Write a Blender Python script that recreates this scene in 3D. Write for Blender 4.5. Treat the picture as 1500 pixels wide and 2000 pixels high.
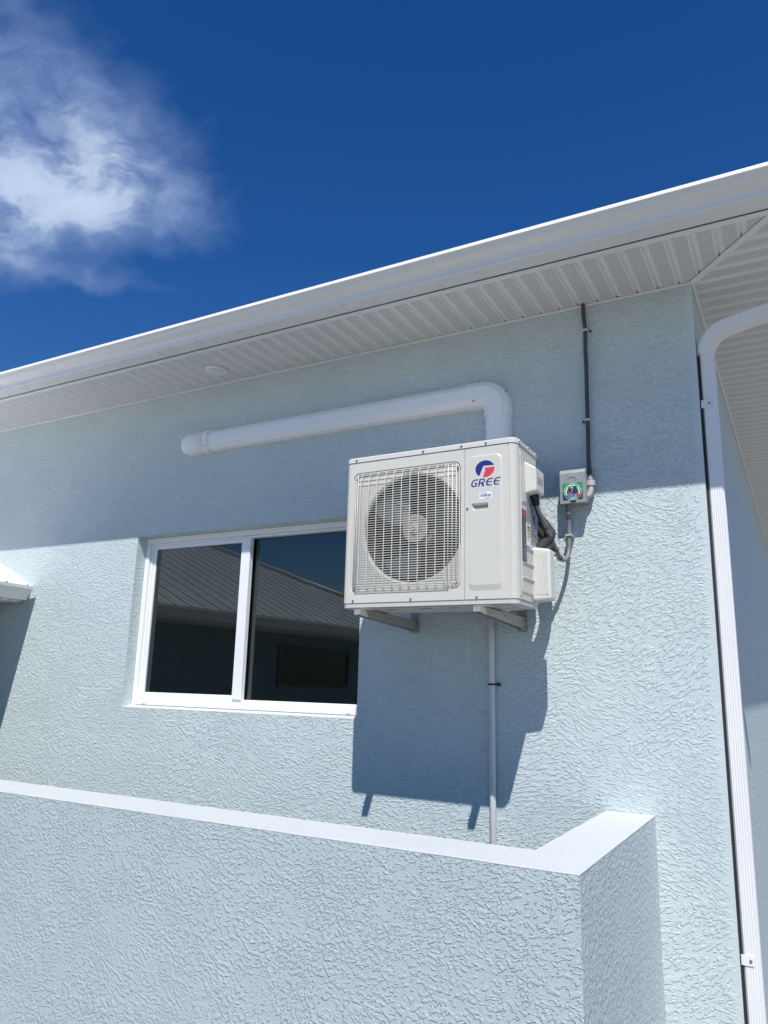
import bpy, bmesh, math, random
from mathutils import Vector, Matrix
from mathutils.geometry import tessellate_polygon

random.seed(7)
SC = bpy.context.scene
for _o in list(bpy.data.objects):
    bpy.data.objects.remove(_o)
COL = SC.collection
R = math.radians

# ------------------------------------------------------------------ camera
cd = bpy.data.cameras.new('camera')
cam = bpy.data.objects.new('camera', cd)
COL.objects.link(cam)
cd.sensor_fit = 'VERTICAL'
cd.sensor_height = 36.0
cd.lens = 36.0 * 1469.26 / 2000.0
cd.clip_start = 0.05
cd.clip_end = 5000
YAW, PITCH, ROLL = -0.5094, 0.2233, 0.0257
fw = Vector((math.sin(YAW)*math.cos(PITCH), math.cos(YAW)*math.cos(PITCH), math.sin(PITCH)))
rt0 = Vector((math.cos(YAW), -math.sin(YAW), 0))
up0 = rt0.cross(fw)
rt = math.cos(ROLL)*rt0 + math.sin(ROLL)*up0
up = -math.sin(ROLL)*rt0 + math.cos(ROLL)*up0
M = Matrix((rt, up, -fw)).transposed().to_4x4()
M.translation = Vector((0, -4.5, 0))
cam.matrix_world = M
SC.camera = cam
CAMLOC = Vector((0, -4.5, 0))

# ------------------------------------------------------------------ light, sky
TOSUN = Vector((0.462, -1.0, 1.65)).normalized()
SUN_EL = math.asin(TOSUN.z)
SUN_AZ = math.atan2(TOSUN.x, TOSUN.y)          # clockwise from +Y
sd = bpy.data.lights.new('sun', 'SUN')
sd.energy = 5.0
sd.angle = R(0.5)
sd.color = (1.0, 0.965, 0.91)
sun = bpy.data.objects.new('sun', sd)
COL.objects.link(sun)
sun.rotation_euler = (-TOSUN).to_track_quat('-Z', 'Y').to_euler()

W = bpy.data.worlds.new('World')
SC.world = W
W.use_nodes = True


class NT:
    """small node helper"""
    def __init__(self, tree):
        self.t = tree
        self.n = tree.nodes
        self.l = tree.links

    def new(self, kind, **kw):
        nd = self.n.new(kind)
        for k, v in kw.items():
            setattr(nd, k, v)
        return nd

    def set(self, sock, v):
        if hasattr(v, 'links') or isinstance(v, bpy.types.NodeSocket):
            self.l.new(v, sock)
        elif v is not None:
            sock.default_value = v

    def m(self, op, a, b=None, c=None, clamp=False):
        nd = self.new('ShaderNodeMath', operation=op, use_clamp=clamp)
        self.set(nd.inputs[0], a)
        if b is not None: self.set(nd.inputs[1], b)
        if c is not None: self.set(nd.inputs[2], c)
        return nd.outputs[0]

    def v(self, op, a, b=None, s=None):
        nd = self.new('ShaderNodeVectorMath', operation=op)
        self.set(nd.inputs[0], a)
        if b is not None: self.set(nd.inputs[1], b)
        if s is not None: self.set(nd.inputs['Scale'], s)
        return nd.outputs['Value'] if op in ('DOT_PRODUCT', 'LENGTH') else nd.outputs[0]

    def noise(self, vec, scale, detail=2, rough=0.5, dist=0.0, color=False):
        nd = self.new('ShaderNodeTexNoise')
        self.set(nd.inputs['Vector'], vec)
        nd.inputs['Scale'].default_value = scale
        nd.inputs['Detail'].default_value = detail
        nd.inputs['Roughness'].default_value = rough
        nd.inputs['Distortion'].default_value = dist
        return nd.outputs['Color' if color else 'Fac']

    def smooth(self, x, a, b, lo=0.0, hi=1.0):
        nd = self.new('ShaderNodeMapRange', interpolation_type='SMOOTHSTEP')
        self.set(nd.inputs['Value'], x)
        nd.inputs['From Min'].default_value = a
        nd.inputs['From Max'].default_value = b
        nd.inputs['To Min'].default_value = lo
        nd.inputs['To Max'].default_value = hi
        return nd.outputs['Result']

    def mixc(self, f, a, b):
        nd = self.new('ShaderNodeMix', data_type='RGBA')
        self.set(nd.inputs['Factor'], f)
        self.set(nd.inputs[6], a)
        self.set(nd.inputs[7], b)
        return nd.outputs[2]

    def xyz(self, vec):
        nd = self.new('ShaderNodeSeparateXYZ')
        self.set(nd.inputs[0], vec)
        return nd.outputs

    def comb(self, x, y, z):
        nd = self.new('ShaderNodeCombineXYZ')
        for i, q in enumerate((x, y, z)): self.set(nd.inputs[i], q)
        return nd.outputs[0]


def build_world():
    W.node_tree.nodes.clear()
    h = NT(W.node_tree)
    sky = h.new('ShaderNodeTexSky', sky_type='NISHITA')
    sky.sun_disc = False
    sky.sun_elevation = SUN_EL
    sky.sun_rotation = SUN_AZ
    sky.altitude = 0
    sky.air_density = 1.0
    sky.dust_density = 0.0
    sky.ozone_density = 4.0
    hs = h.new('ShaderNodeHueSaturation')
    hs.inputs['Hue'].default_value = .512
    hs.inputs['Saturation'].default_value = 1.33
    hs.inputs['Value'].default_value = 1.22
    h.l.new(sky.outputs[0], hs.inputs['Color'])
    # clouds: laid out on the sky by direction, round one fixed bearing
    def pixdir(u, v):
        return (fw*1469.26 + rt*(u-750) - up*(v-1000)).normalized()
    c0 = pixdir(160, 370)
    ex = (pixdir(260, 370) - pixdir(60, 370)).normalized()
    ey = c0.cross(ex).normalized()
    if ey.dot(up) < 0: ey = -ey
    d = h.new('ShaderNodeTexCoord').outputs['Generated']
    dc = h.v('DOT_PRODUCT', d, tuple(c0))
    dcs = h.m('MAXIMUM', dc, 0.05)
    k = 1.78
    u = h.m('MULTIPLY', h.m('DIVIDE', h.v('DOT_PRODUCT', d, tuple(ex)), dcs), k)
    v = h.m('MULTIPLY', h.m('DIVIDE', h.v('DOT_PRODUCT', d, tuple(ey)), dcs), k)   # ~ thousands of photo pixels
    p = h.comb(u, v, 0.0)
    wn = h.noise(p, 5.0, 4, 0.55, 0, True)
    wv = h.v('SCALE', h.v('SUBTRACT', wn, (0.5, 0.5, 0.5)), s=0.14)
    pw = h.v('ADD', p, wv)
    s = h.xyz(pw)
    def blob(u0, v0, su, sv, rot=0.0, amp=1.0):
        a = h.m('SUBTRACT', s[0], u0); b = h.m('SUBTRACT', s[1], v0)
        ca, sa = math.cos(R(rot)), math.sin(R(rot))
        x = h.m('ADD', h.m('MULTIPLY', a, ca/su), h.m('MULTIPLY', b, sa/su))
        y = h.m('ADD', h.m('MULTIPLY', a, -sa/sv), h.m('MULTIPLY', b, ca/sv))
        r2 = h.m('ADD', h.m('MULTIPLY', x, x), h.m('MULTIPLY', y, y))
        return h.m('MULTIPLY', h.m('EXPONENT', h.m('MULTIPLY', r2, -1.0)), amp)
    def total(lst):
        o = lst[0]
        for q in lst[1:]: o = h.m('ADD', o, q)
        return o
    # long streaky fibres, soft big lumps
    f1 = h.noise(h.v('MULTIPLY', pw, (1.0, 2.0, 1.0)), 8.0, 12, .60, .3)
    f2 = h.noise(h.v('MULTIPLY', pw, (1.0, 1.35, 1.0)), 4.2, 8, .55, .25)
    fib = h.m('ADD', h.m('MULTIPLY', h.smooth(f1, .30, .70), .55), h.m('MULTIPLY', h.smooth(f2, .30, .70), .55))
    shape = total([blob(.02, .02, .085, .085, -20, .9), blob(-.06, -.005, .12, .09, 0, .65), blob(-.18, -.04, .14, .085, 0, .75),
                   blob(-.20, .07, .10, .10, 0, .35), blob(-.08, .10, .20, .13, 0, .30), blob(-.15, .22, .17, .10, -10, .22),
                   blob(-.10, .32, .16, .09, -30, .14), blob(.13, .03, .13, .09, -35, .36), blob(.07, -.05, .15, .05, -10, .26),
                   blob(-.12, -.138, .20, .022, -14, .40), blob(.05, .13, .12, .06, -20, .22), blob(.20, -.02, .10, .06, -30, .15)])
    front = h.m('GREATER_THAN', dc, 0.3)
    dens = h.m('MULTIPLY', h.m('MULTIPLY', shape, h.m('ADD', .22, h.m('MULTIPLY', fib, 1.15))), front)
    al = h.m('SUBTRACT', 1.0, h.m('EXPONENT', h.m('MULTIPLY', h.m('MAXIMUM', h.m('SUBTRACT', dens, .035), 0.0), -1.45)))
    ccol = h.mixc(h.smooth(dens, .30, 1.15), (3.7, 5.1, 8.5, 1), (6.9, 8.4, 10.8, 1))
    c2 = h.mixc(al, hs.outputs[0], ccol)
    bg = h.new('ShaderNodeBackground')
    h.l.new(c2, bg.inputs['Color'])
    bg.inputs['Strength'].default_value = 0.085
    out = h.new('ShaderNodeOutputWorld')
    h.l.new(bg.outputs[0], out.inputs[0])


build_world()
SC.view_settings.view_transform = 'Standard'
SC.view_settings.look = 'None'
SC.view_settings.exposure = 0.0
SC.view_settings.gamma = 1.0

# ------------------------------------------------------------------ materials
MATS = {}


def mat(name, col, rough=0.5, metal=0.0, spec=0.5, bump=None, var=0.0, varscale=3.0, coat=0.0):
    m = bpy.data.materials.new(name)
    m.use_nodes = True
    m.node_tree.nodes.clear()
    h = NT(m.node_tree)
    b = h.new('ShaderNodeBsdfPrincipled')
    o = h.new('ShaderNodeOutputMaterial')
    h.l.new(b.outputs[0], o.inputs[0])
    pos = h.new('ShaderNodeNewGeometry').outputs['Position']
    c = (col[0], col[1], col[2], 1)
    if var > 0:
        n = h.noise(pos, varscale, 5, 0.6)
        f = h.smooth(n, .3, .7)
        c = h.mixc(f, tuple(x*(1-var) for x in col)+(1,), tuple(min(1, x*(1+var)) for x in col)+(1,))
        rr = h.smooth(h.noise(pos, varscale*4, 3), .3, .7, max(.03, rough-.07), rough+.07)
        h.set(b.inputs['Roughness'], rr)
    else:
        b.inputs['Roughness'].default_value = rough
    h.set(b.inputs['Base Color'], c)
    b.inputs['Metallic'].default_value = metal
    b.inputs['Specular IOR Level'].default_value = spec
    b.inputs['Coat Weight'].default_value = coat
    if bump:
        bs, bd = bump
        bn = h.new('ShaderNodeBump')
        bn.inputs['Strength'].default_value = 1
        bn.inputs['Distance'].default_value = bd
        h.l.new(h.noise(pos, bs, 3), bn.inputs['Height'])
        h.l.new(bn.outputs[0], b.inputs['Normal'])
    MATS[name] = m
    return m


def stucco(name, col, dotty=0.0, amount=1.0, smooth=False, sx=24.0, sz=70.0, edge=None, rough=False):
    m = bpy.data.materials.new(name)
    m.use_nodes = True
    m.node_tree.nodes.clear()
    h = NT(m.node_tree)
    b = h.new('ShaderNodeBsdfPrincipled')
    o = h.new('ShaderNodeOutputMaterial')
    h.l.new(b.outputs[0], o.inputs[0])
    pos = h.new('ShaderNodeNewGeometry').outputs['Position']
    big = h.noise(pos, 1.1, 3, 0.55)
    mid = h.noise(pos, 6.0, 3, 0.6)
    warp = h.v('SCALE', h.v('SUBTRACT', h.noise(pos, 1.7, 2, .5, 0, True), (.5, .5, .5)), s=.2)
    warp2 = h.v('SCALE', h.v('SUBTRACT', h.noise(pos, 22.0, 2, .5, 0, True), (.5, .5, .5)), s=.012)
    pw = h.v('ADD', h.v('ADD', pos, warp), warp2)

    def layer(rot, ax, az, lo, hi, det=1.5):
        mp = h.new('ShaderNodeMapping')
        mp.vector_type = 'POINT'
        mp.inputs['Rotation'].default_value = (0, R(rot), 0)
        h.l.new(pw, mp.inputs['Vector'])
        q = h.v('MULTIPLY', mp.outputs[0], (ax, ax, az))
        n = h.noise(q, 1.0, det, .5, .25)
        return n
    a = layer(15, sx, sz, .5, .56)
    c = layer(-17, sx, sz, .5, .56)
    e = layer(34, sx*.95, sz*.72, .5, .56)
    n = h.new('ShaderNodeMix'); n.data_type = 'FLOAT'
    h.set(n.inputs[0], h.smooth(big, .44, .56)); h.l.new(a, n.inputs[2]); h.l.new(c, n.inputs[3])
    n2 = h.new('ShaderNodeMix'); n2.data_type = 'FLOAT'
    h.set(n2.inputs[0], h.smooth(h.noise(h.v('ADD', pos, (7.3, 2.1, 4.4)), 1.3, 3), .52, .62))
    h.l.new(n.outputs[0], n2.inputs[2]); h.l.new(e, n2.inputs[3])
    f = n2.outputs[0]
    if dotty > 0:
        g = h.noise(pw, 58.0, 2, .5, .2)
        n3 = h.new('ShaderNodeMix'); n3.data_type = 'FLOAT'
        n3.inputs[0].default_value = dotty
        h.l.new(f, n3.inputs[2]); h.l.new(g, n3.inputs[3])
        f = n3.outputs[0]
    # local share of knocked-down plaster varies; plateaus with crisp rims
    thr = h.m('MULTIPLY', h.m('SUBTRACT', mid, .5), .30)
    f2 = h.m('ADD', f, thr)
    plate = h.smooth(f2, .485, .57)
    plate2 = h.m('MULTIPLY', h.smooth(h.noise(pw, 90.0, 2, .5, .3), .56, .62), .25)
    fine = h.m('MULTIPLY', h.noise(pos, 260.0, 2), .10)
    hgt = h.m('ADD', h.m('ADD', plate, plate2), fine)
    hgt = h.m('ADD', hgt, h.m('MULTIPLY', mid, .8))
    if smooth:
        hgt = h.m('ADD', h.m('MULTIPLY', mid, 1.2), h.m('MULTIPLY', h.noise(pos, 120, 3), .35))
    if edge is not None:
        ps = h.xyz(pos)
        hgt = h.m('MULTIPLY', hgt, h.smooth(h.m('ADD', ps[0], h.m('MULTIPLY', mid, .05)), edge-.035, edge+.012, 1, .15))
    if rough:
        hgt = h.m('ADD', h.m('MULTIPLY', h.noise(pos, 44.0, 4, .6, .3), 3.2), h.m('MULTIPLY', mid, .8))
    bn = h.new('ShaderNodeBump')
    bn.inputs['Strength'].default_value = 1.0
    bn.inputs['Distance'].default_value = .0030*amount
    h.l.new(hgt, bn.inputs['Height'])
    h.l.new(bn.outputs[0], b.inputs['Normal'])
    dirt = h.smooth(h.noise(pos, 2.3, 6, .65), .35, .7)
    cc = h.mixc(dirt, tuple(x*.965 for x in col)+(1,), tuple(col)+(1,))
    if smooth:
        sp = h.smooth(h.noise(pos, 24.0, 7, .78), .50, .74, 0, .55)
        cc = h.mixc(sp, cc, (.42, .44, .44, 1))
    h.set(b.inputs['Base Color'], cc)
    b.inputs['Roughness'].default_value = .62
    b.inputs['Specular IOR Level'].default_value = .35
    MATS[name] = m
    return m


WALLCOL = (.565, .65, .655)
stucco('stucco_wall', WALLCOL, amount=1.0, sx=27, sz=80, edge=-.421)
stucco('stucco_side', WALLCOL, rough=True, amount=1.3)
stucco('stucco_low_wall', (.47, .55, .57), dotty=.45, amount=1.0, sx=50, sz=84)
stucco('stucco_low_side_lit', (.60, .675, .69), rough=True, amount=2.2)  # low wall paint made lighter, grazing sunlight put into the colour
stucco('stucco_coping', (.61, .645, .65), smooth=True, amount=.8)
stucco('stucco_reveal', WALLCOL, amount=.55)
mat('scrape', (.64, .72, .73), .7)
mat('white_paint', (.80, .81, .80), .38, var=.012)
mat('white_gutter', (.77, .775, .76), .33, var=.012, varscale=1.5)
mat('white_vinyl', (.85, .86, .87), .32)
mat('downspout_white', (.80, .80, .795), .36, var=.012)
mat('ac_shell', (.625, .61, .55), .42, var=.01, varscale=2.0)
mat('ac_shell_light', (.65, .64, .595), .42)
mat('ac_wire', (.70, .69, .635), .42)
mat('ac_fan', (.075, .08, .08), .5)
mat('shroud_dark', (.03, .03, .032), .6)
mat('ac_motor', (.40, .385, .30), .5, var=.1, varscale=14)
mat('coil_dark', (.018, .018, .02), .7)
mat('base_pan', (.56, .56, .54), .5)
mat('handle_grey', (.36, .37, .35), .5)
mat('screw_steel', (.32, .32, .32), .35, metal=.8)
mat('logo_blue', (.016, .03, .22), .4)
mat('logo_red', (.74, .045, .085), .4)
mat('sticker_white', (.82, .85, .88), .35)
mat('sticker_ink', (.06, .12, .25), .4)
mat('label_red', (.50, .05, .05), .4)
mat('label_dark', (.05, .055, .08), .4, var=.5, varscale=90)
mat('label_yellow', (.72, .55, .06), .4)
mat('label_black', (.02, .02, .02), .4)
mat('silver_plate', (.36, .37, .39), .4, metal=.3, var=.12, varscale=18)
mat('bracket_paint', (.36, .34, .30), .42, var=.03, varscale=12)
mat('duct_white', (.88, .88, .885), .3)
mat('grey_box', (.32, .34, .335), .42, metal=.15, var=.03, varscale=8)
mat('grey_conduit', (.20, .205, .21), .45)
mat('grey_pvc', (.47, .46, .46), .45)
mat('black_conduit', (.055, .058, .065), .5)
mat('foam_black', (.035, .036, .04), .8, bump=(90, .002))
mat('tie_black', (.012, .012, .014), .45)
mat('clamp_zinc', (.62, .63, .65), .35, metal=.35)
mat('pvc_white', (.70, .70, .69), .4)
mat('green_dark', (.012, .075, .05), .35)
mat('green_mid', (.03, .27, .12), .35)
mat('ring_pale', (.55, .85, .62), .35)
mat('ink_navy', (.03, .04, .07), .4)
mat('cool_blue', (.22, .36, .85), .35)
mat('cool_red', (.55, .05, .05), .35)
mat('cool_silver', (.6, .63, .66), .35)
mat('metal_roof', (.74, .75, .77), .38, metal=.15, var=.05, varscale=2)
mat('wing_pane', (.045, .055, .06), .12)
mat('wing_frame', (.13, .15, .155), .5)
mat('wing_stucco_shaded', (.24, .31, .335), .75, bump=(35, .004))  # house blue darkened, the shade under the wing eave is in the colour
mat('room_paint', (.35, .37, .36), .8)
mat('gap_black', (.02, .02, .022), .7)
mat('light_lens', (.70, .71, .70), .3)
mat('ground_slab', (.235, .225, .205), .85, var=.1, varscale=.8, bump=(40, .003))


def pane_mat(name, refl=.115, tint=(.035, .062, .06)):
    m = bpy.data.materials.new(name)
    m.use_nodes = True
    m.node_tree.nodes.clear()
    h = NT(m.node_tree)
    o = h.new('ShaderNodeOutputMaterial')
    lw = h.new('ShaderNodeLayerWeight')
    lw.inputs[0].default_value = .5
    f = h.m('ADD', h.m('MULTIPLY', h.m('POWER', lw.outputs['Facing'], 5.0), 1-refl), refl)
    t = h.new('ShaderNodeBsdfTransparent'); t.inputs[0].default_value = tint + (1,)
    g = h.new('ShaderNodeBsdfGlossy'); g.inputs['Roughness'].default_value = 0.0
    g.inputs['Color'].default_value = (.86, .97, .92, 1)
    bn = h.new('ShaderNodeBump')
    bn.inputs['Distance'].default_value = .0007
    h.l.new(h.noise(h.new('ShaderNodeNewGeometry').outputs['Position'], 2.2, 1), bn.inputs['Height'])
    h.l.new(bn.outputs[0], g.inputs['Normal'])
    mx = h.new('ShaderNodeMixShader')
    h.l.new(f, mx.inputs[0]); h.l.new(t.outputs[0], mx.inputs[1]); h.l.new(g.outputs[0], mx.inputs[2])
    h.l.new(mx.outputs[0], o.inputs[0])
    MATS[name] = m


pane_mat('window_glass')


def soffit_mat(name, swap):
    """vented vinyl: staggered round holes punched in the middle of every board"""
    m = bpy.data.materials.new(name)
    m.use_nodes = True
    m.node_tree.nodes.clear()
    h = NT(m.node_tree)
    b = h.new('ShaderNodeBsdfPrincipled')
    o = h.new('ShaderNodeOutputMaterial')
    h.l.new(b.outputs[0], o.inputs[0])
    s = h.xyz(h.new('ShaderNodeNewGeometry').outputs['Position'])
    a, c = (s[1], s[0]) if swap else (s[0], s[1])
    loc = h.m('MULTIPLY', h.m('FRACT', h.m('DIVIDE', h.m('ADD', a, 20*SOFP), SOFP)), SOFP)
    band = h.m('MULTIPLY', h.m('GREATER_THAN', loc, .038), h.m('LESS_THAN', loc, .116))
    g = .024 if swap else .0175
    pa = h.m('DIVIDE', a, g); pc = h.m('DIVIDE', c, g)
    q1 = h.m('SUBTRACT', h.m('FRACT', h.m('ADD', h.m('ADD', pa, pc), 100)), .5)
    q2 = h.m('SUBTRACT', h.m('FRACT', h.m('ADD', h.m('SUBTRACT', pa, pc), 100)), .5)
    r2 = h.m('ADD', h.m('MULTIPLY', q1, q1), h.m('MULTIPLY', q2, q2))
    hole = h.m('MULTIPLY', h.smooth(r2, .085, .125, 1, 0), band)
    col = h.mixc(hole, (.82, .82, .795, 1), (.25, .25, .24, 1))
    h.set(b.inputs['Base Color'], col)
    b.inputs['Roughness'].default_value = .45
    MATS[name] = m


SOFP = .1235
soffit_mat('soffit_vinyl_front', False)
soffit_mat('soffit_vinyl_side', True)


# ------------------------------------------------------------------ mesh helpers
class MB:
    def __init__(self):
        self.bm = bmesh.new()

    def quad(self, pts, smooth=False):
        vs = [self.bm.verts.new(p) for p in pts]
        f = self.bm.faces.new(vs)
        f.smooth = smooth
        return f

    def box(self, x0, x1, y0, y1, z0, z1, bev=0.0, seg=2, rotz=0, piv=None):
        vs = [self.bm.verts.new((x, y, z)) for x in (x0, x1) for y in (y0, y1) for z in (z0, z1)]
        idx = [(0, 1, 3, 2), (4, 6, 7, 5), (0, 4, 5, 1), (2, 3, 7, 6), (0, 2, 6, 4), (1, 5, 7, 3)]
        fs = [self.bm.faces.new([vs[i] for i in t]) for t in idx]
        if bev > 0:
            es = list({e for f in fs for e in f.edges})
            r = bmesh.ops.bevel(self.bm, geom=es, offset=bev, segments=seg, profile=.5, affect='EDGES')
            vs = list({v for f in r['faces'] for v in f.verts} | {v for v in vs if v.is_valid})
        return vs

    def hexa(self, p, bev=0.0):
        """8 corners: bottom ring 0-3, top ring 4-7"""
        vs = [self.bm.verts.new(q) for q in p]
        fs = [self.bm.faces.new([vs[i] for i in t]) for t in
              ((3, 2, 1, 0), (4, 5, 6, 7), (0, 1, 5, 4), (1, 2, 6, 5), (2, 3, 7, 6), (3, 0, 4, 7))]
        if bev:
            es = list({e for f in fs for e in f.edges})
            bmesh.ops.bevel(self.bm, geom=es, offset=bev, segments=2, profile=.5, affect='EDGES')

    def prism(self, poly, axis, a, b, bev=0.0, smooth=False):
        """poly in the two other axes (in xyz order), extruded from a to b along axis"""
        def P(p, t):
            if axis == 'x': return (t, p[0], p[1])
            if axis == 'y': return (p[0], t, p[1])
            return (p[0], p[1], t)
        A = [self.bm.verts.new(P(p, a)) for p in poly]
        B = [self.bm.verts.new(P(p, b)) for p in poly]
        n = len(poly)
        fs = []
        for i in range(n):
            f = self.bm.faces.new((A[i], A[(i+1) % n], B[(i+1) % n], B[i])); f.smooth = smooth; fs.append(f)
        fs.append(self.bm.faces.new(A[::-1])); fs.append(self.bm.faces.new(B))
        if bev:
            es = list({e for f in fs[-2:] for e in f.edges})
            bmesh.ops.bevel(self.bm, geom=es, offset=bev, segments=2, profile=.5, affect='EDGES')

    def plate(self, outer, holes, y, axis='y', flip=False):
        """flat polygon with holes"""
        loops = [outer] + holes
        def P(p):
            if axis == 'y': return Vector((p[0], y, p[1]))
            if axis == 'x': return Vector((y, p[0], p[1]))
            return Vector((p[0], p[1], y))
        pts = [[P(p) for p in l] for l in loops]
        flat = [p for l in pts for p in l]
        vs = [self.bm.verts.new(p) for p in flat]
        for t in tessellate_polygon(pts):
            try: self.bm.faces.new([vs[i] for i in (t if not flip else t[::-1])])
            except ValueError: pass
        out = []; k = 0
        for l in loops:
            out.append(vs[k:k+len(l)]); k += len(l)
        return out

    def bridge(self, A, B, smooth=False):
        n = len(A)
        for i in range(n):
            f = self.bm.faces.new((A[i], A[(i+1) % n], B[(i+1) % n], B[i])); f.smooth = smooth

    def tube(self, pts, r, seg=10, closed=False, cap=True, ex=1.0):
        pts = [Vector(p) for p in pts]
        rings = []
        n = len(pts)
        t0 = (pts[1]-pts[0]).normalized()
        ref = Vector((0, 0, 1)) if abs(t0.z) < .9 else Vector((1, 0, 0))
        nrm = t0.cross(ref).normalized()
        for i, p in enumerate(pts):
            if closed: t = (pts[(i+1) % n]-pts[i-1]).normalized()
            elif i == 0: t = t0
            elif i == n-1: t = (pts[-1]-pts[-2]).normalized()
            else: t = (pts[i+1]-pts[i-1]).normalized()
            nrm = (nrm - t*nrm.dot(t)).normalized()
            bi = t.cross(nrm)
            rr = r[i] if isinstance(r, (list, tuple)) else r
            rings.append([self.bm.verts.new(p + nrm*rr*math.cos(2*math.pi*k/seg) + bi*rr*ex*math.sin(2*math.pi*k/seg)) for k in range(seg)])
        m = n if closed else n-1
        for i in range(m):
            A, B = rings[i], rings[(i+1) % n]
            for k in range(seg):
                f = self.bm.faces.new((A[k], A[(k+1) % seg], B[(k+1) % seg], B[k])); f.smooth = True
        if cap and not closed:
            self.bm.faces.new(rings[0][::-1]); self.bm.faces.new(rings[-1])

    def disc(self, c, axis, r, h, seg=24, r2=None):
        """short cylinder from c along axis vector (length h)"""
        a = Vector(axis).normalized()
        ref = Vector((0, 0, 1)) if abs(a.z) < .9 else Vector((1, 0, 0))
        e = a.cross(ref).normalized(); f_ = a.cross(e)
        c = Vector(c); r2 = r if r2 is None else r2
        A = [self.bm.verts.new(c + (e*math.cos(2*math.pi*k/seg) + f_*math.sin(2*math.pi*k/seg))*r) for k in range(seg)]
        B = [self.bm.verts.new(c + a*h + (e*math.cos(2*math.pi*k/seg) + f_*math.sin(2*math.pi*k/seg))*r2) for k in range(seg)]
        for k in range(seg):
            f = self.bm.faces.new((A[k], A[(k+1) % seg], B[(k+1) % seg], B[k])); f.smooth = seg > 12
        self.bm.faces.new(A[::-1]); self.bm.faces.new(B)

    def stroke(self, pts, w, fn):
        """flat ribbon through 2d pts, width w (number or list), mapped to 3d by fn"""
        L = []; Rr = []
        n = len(pts)
        for i in range(n):
            p = Vector(pts[i])
            q0 = Vector(pts[max(i-1, 0)]); q1 = Vector(pts[min(i+1, n-1)])
            t = (q1-q0).normalized(); nn = Vector((-t.y, t.x))
            ww = (w[i] if isinstance(w, (list, tuple)) else w)/2
            L.append(self.bm.verts.new(fn(*(p+nn*ww)))); Rr.append(self.bm.verts.new(fn(*(p-nn*ww))))
        for i in range(n-1):
            self.bm.faces.new((L[i], Rr[i], Rr[i+1], L[i+1]))

    def poly(self, pts, fn):
        self.bm.faces.new([self.bm.verts.new(fn(*p)) for p in pts])

    def build(self, name, m, parent=None, recalc=True):
        if recalc:
            bmesh.ops.recalc_face_normals(self.bm, faces=self.bm.faces[:])
        me = bpy.data.meshes.new(name)
        self.bm.to_mesh(me); self.bm.free()
        ms = m if isinstance(m, (list, tuple)) else [m]
        for q in ms: me.materials.append(MATS[q])
        o = bpy.data.objects.new(name, me)
        COL.objects.link(o)
        if parent is not None:
            o.parent = parent
            # parents sit at their own place: keep mesh coordinates in world space
            o.matrix_parent_inverse = PINV.get(parent.name, Matrix())
        PINV[o.name] = PINV.get(parent.name, Matrix()) if parent is not None else Matrix()
        return o


PINV = {}


def thing(name, label, cat, loc=(0, 0, 0), group=None):
    o = bpy.data.objects.new(name, None)
    o.empty_display_size = .1
    COL.objects.link(o)
    o.location = loc
    o['label'] = label; o['category'] = cat
    if group: o['group'] = group
    PINV[o.name] = Matrix.Translation(-Vector(loc))
    return o


def part(name, mb, m, parent, label=None):
    o = mb.build(name, m, parent)
    if parent.type == 'MESH':
        o.matrix_parent_inverse = Matrix()
    if label: o['label'] = label
    return o


def rrect(x0, x1, z0, z1, r, n=6):
    P = []
    for cx, cz, a0 in ((x1-r, z1-r, 0), (x0+r, z1-r, 90), (x0+r, z0+r, 180), (x1-r, z0+r, 270)):
        for k in range(n+1):
            a = R(a0 + 90*k/n)
            P.append((cx+r*math.cos(a), cz+r*math.sin(a)))
    return P


def bez(pts, n=10):
    """smooth curve (Catmull-Rom) through points"""
    P = [Vector(p) for p in pts]
    P = [P[0]*2-P[1]] + P + [P[-1]*2-P[-2]]
    out = []
    for i in range(1, len(P)-2):
        for k in range(n):
            t = k/n
            a, b, c, d = P[i-1], P[i], P[i+1], P[i+2]
            out.append(.5*((2*b)+(c-a)*t+(2*a-5*b+4*c-d)*t*t+(-a+3*b-3*c+d)*t**3))
    out.append(P[-2])
    return out


def text_mesh(name, body, size, m, parent, origin, xdir, zdir, shear=0.0, weight=0.0, sx=1.0, align='CENTER'):
    cu = bpy.data.curves.new(name, 'FONT')
    cu.body = body; cu.size = size; cu.shear = shear; cu.offset = weight
    cu.align_x = align; cu.align_y = 'CENTER'; cu.extrude = .0003
    tmp = bpy.data.objects.new(name, cu)
    COL.objects.link(tmp)
    dg = bpy.context.evaluated_depsgraph_get()
    me = bpy.data.meshes.new_from_object(tmp.evaluated_get(dg))
    bpy.data.objects.remove(tmp)
    xd = Vector(xdir).normalized(); zd = Vector(zdir).normalized(); nd = xd.cross(zd)
    for v in me.vertices:
        v.co = Vector(origin) + xd*v.co.x*sx + zd*v.co.y + nd*v.co.z
    me.materials.clear(); me.materials.append(MATS[m])
    o = bpy.data.objects.new(name, me)
    COL.objects.link(o); o.parent = parent
    o.matrix_parent_inverse = Matrix() if parent.type == 'MESH' else PINV.get(parent.name, Matrix())
    return o


# ================================================================== SETTING
GZ = -2.35
g = MB(); g.quad([(-400, -400, GZ), (400, -400, GZ), (400, 400, GZ), (-400, 400, GZ)])
gr = g.build('ground', 'ground_slab'); gr['kind'] = 'structure'

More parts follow.
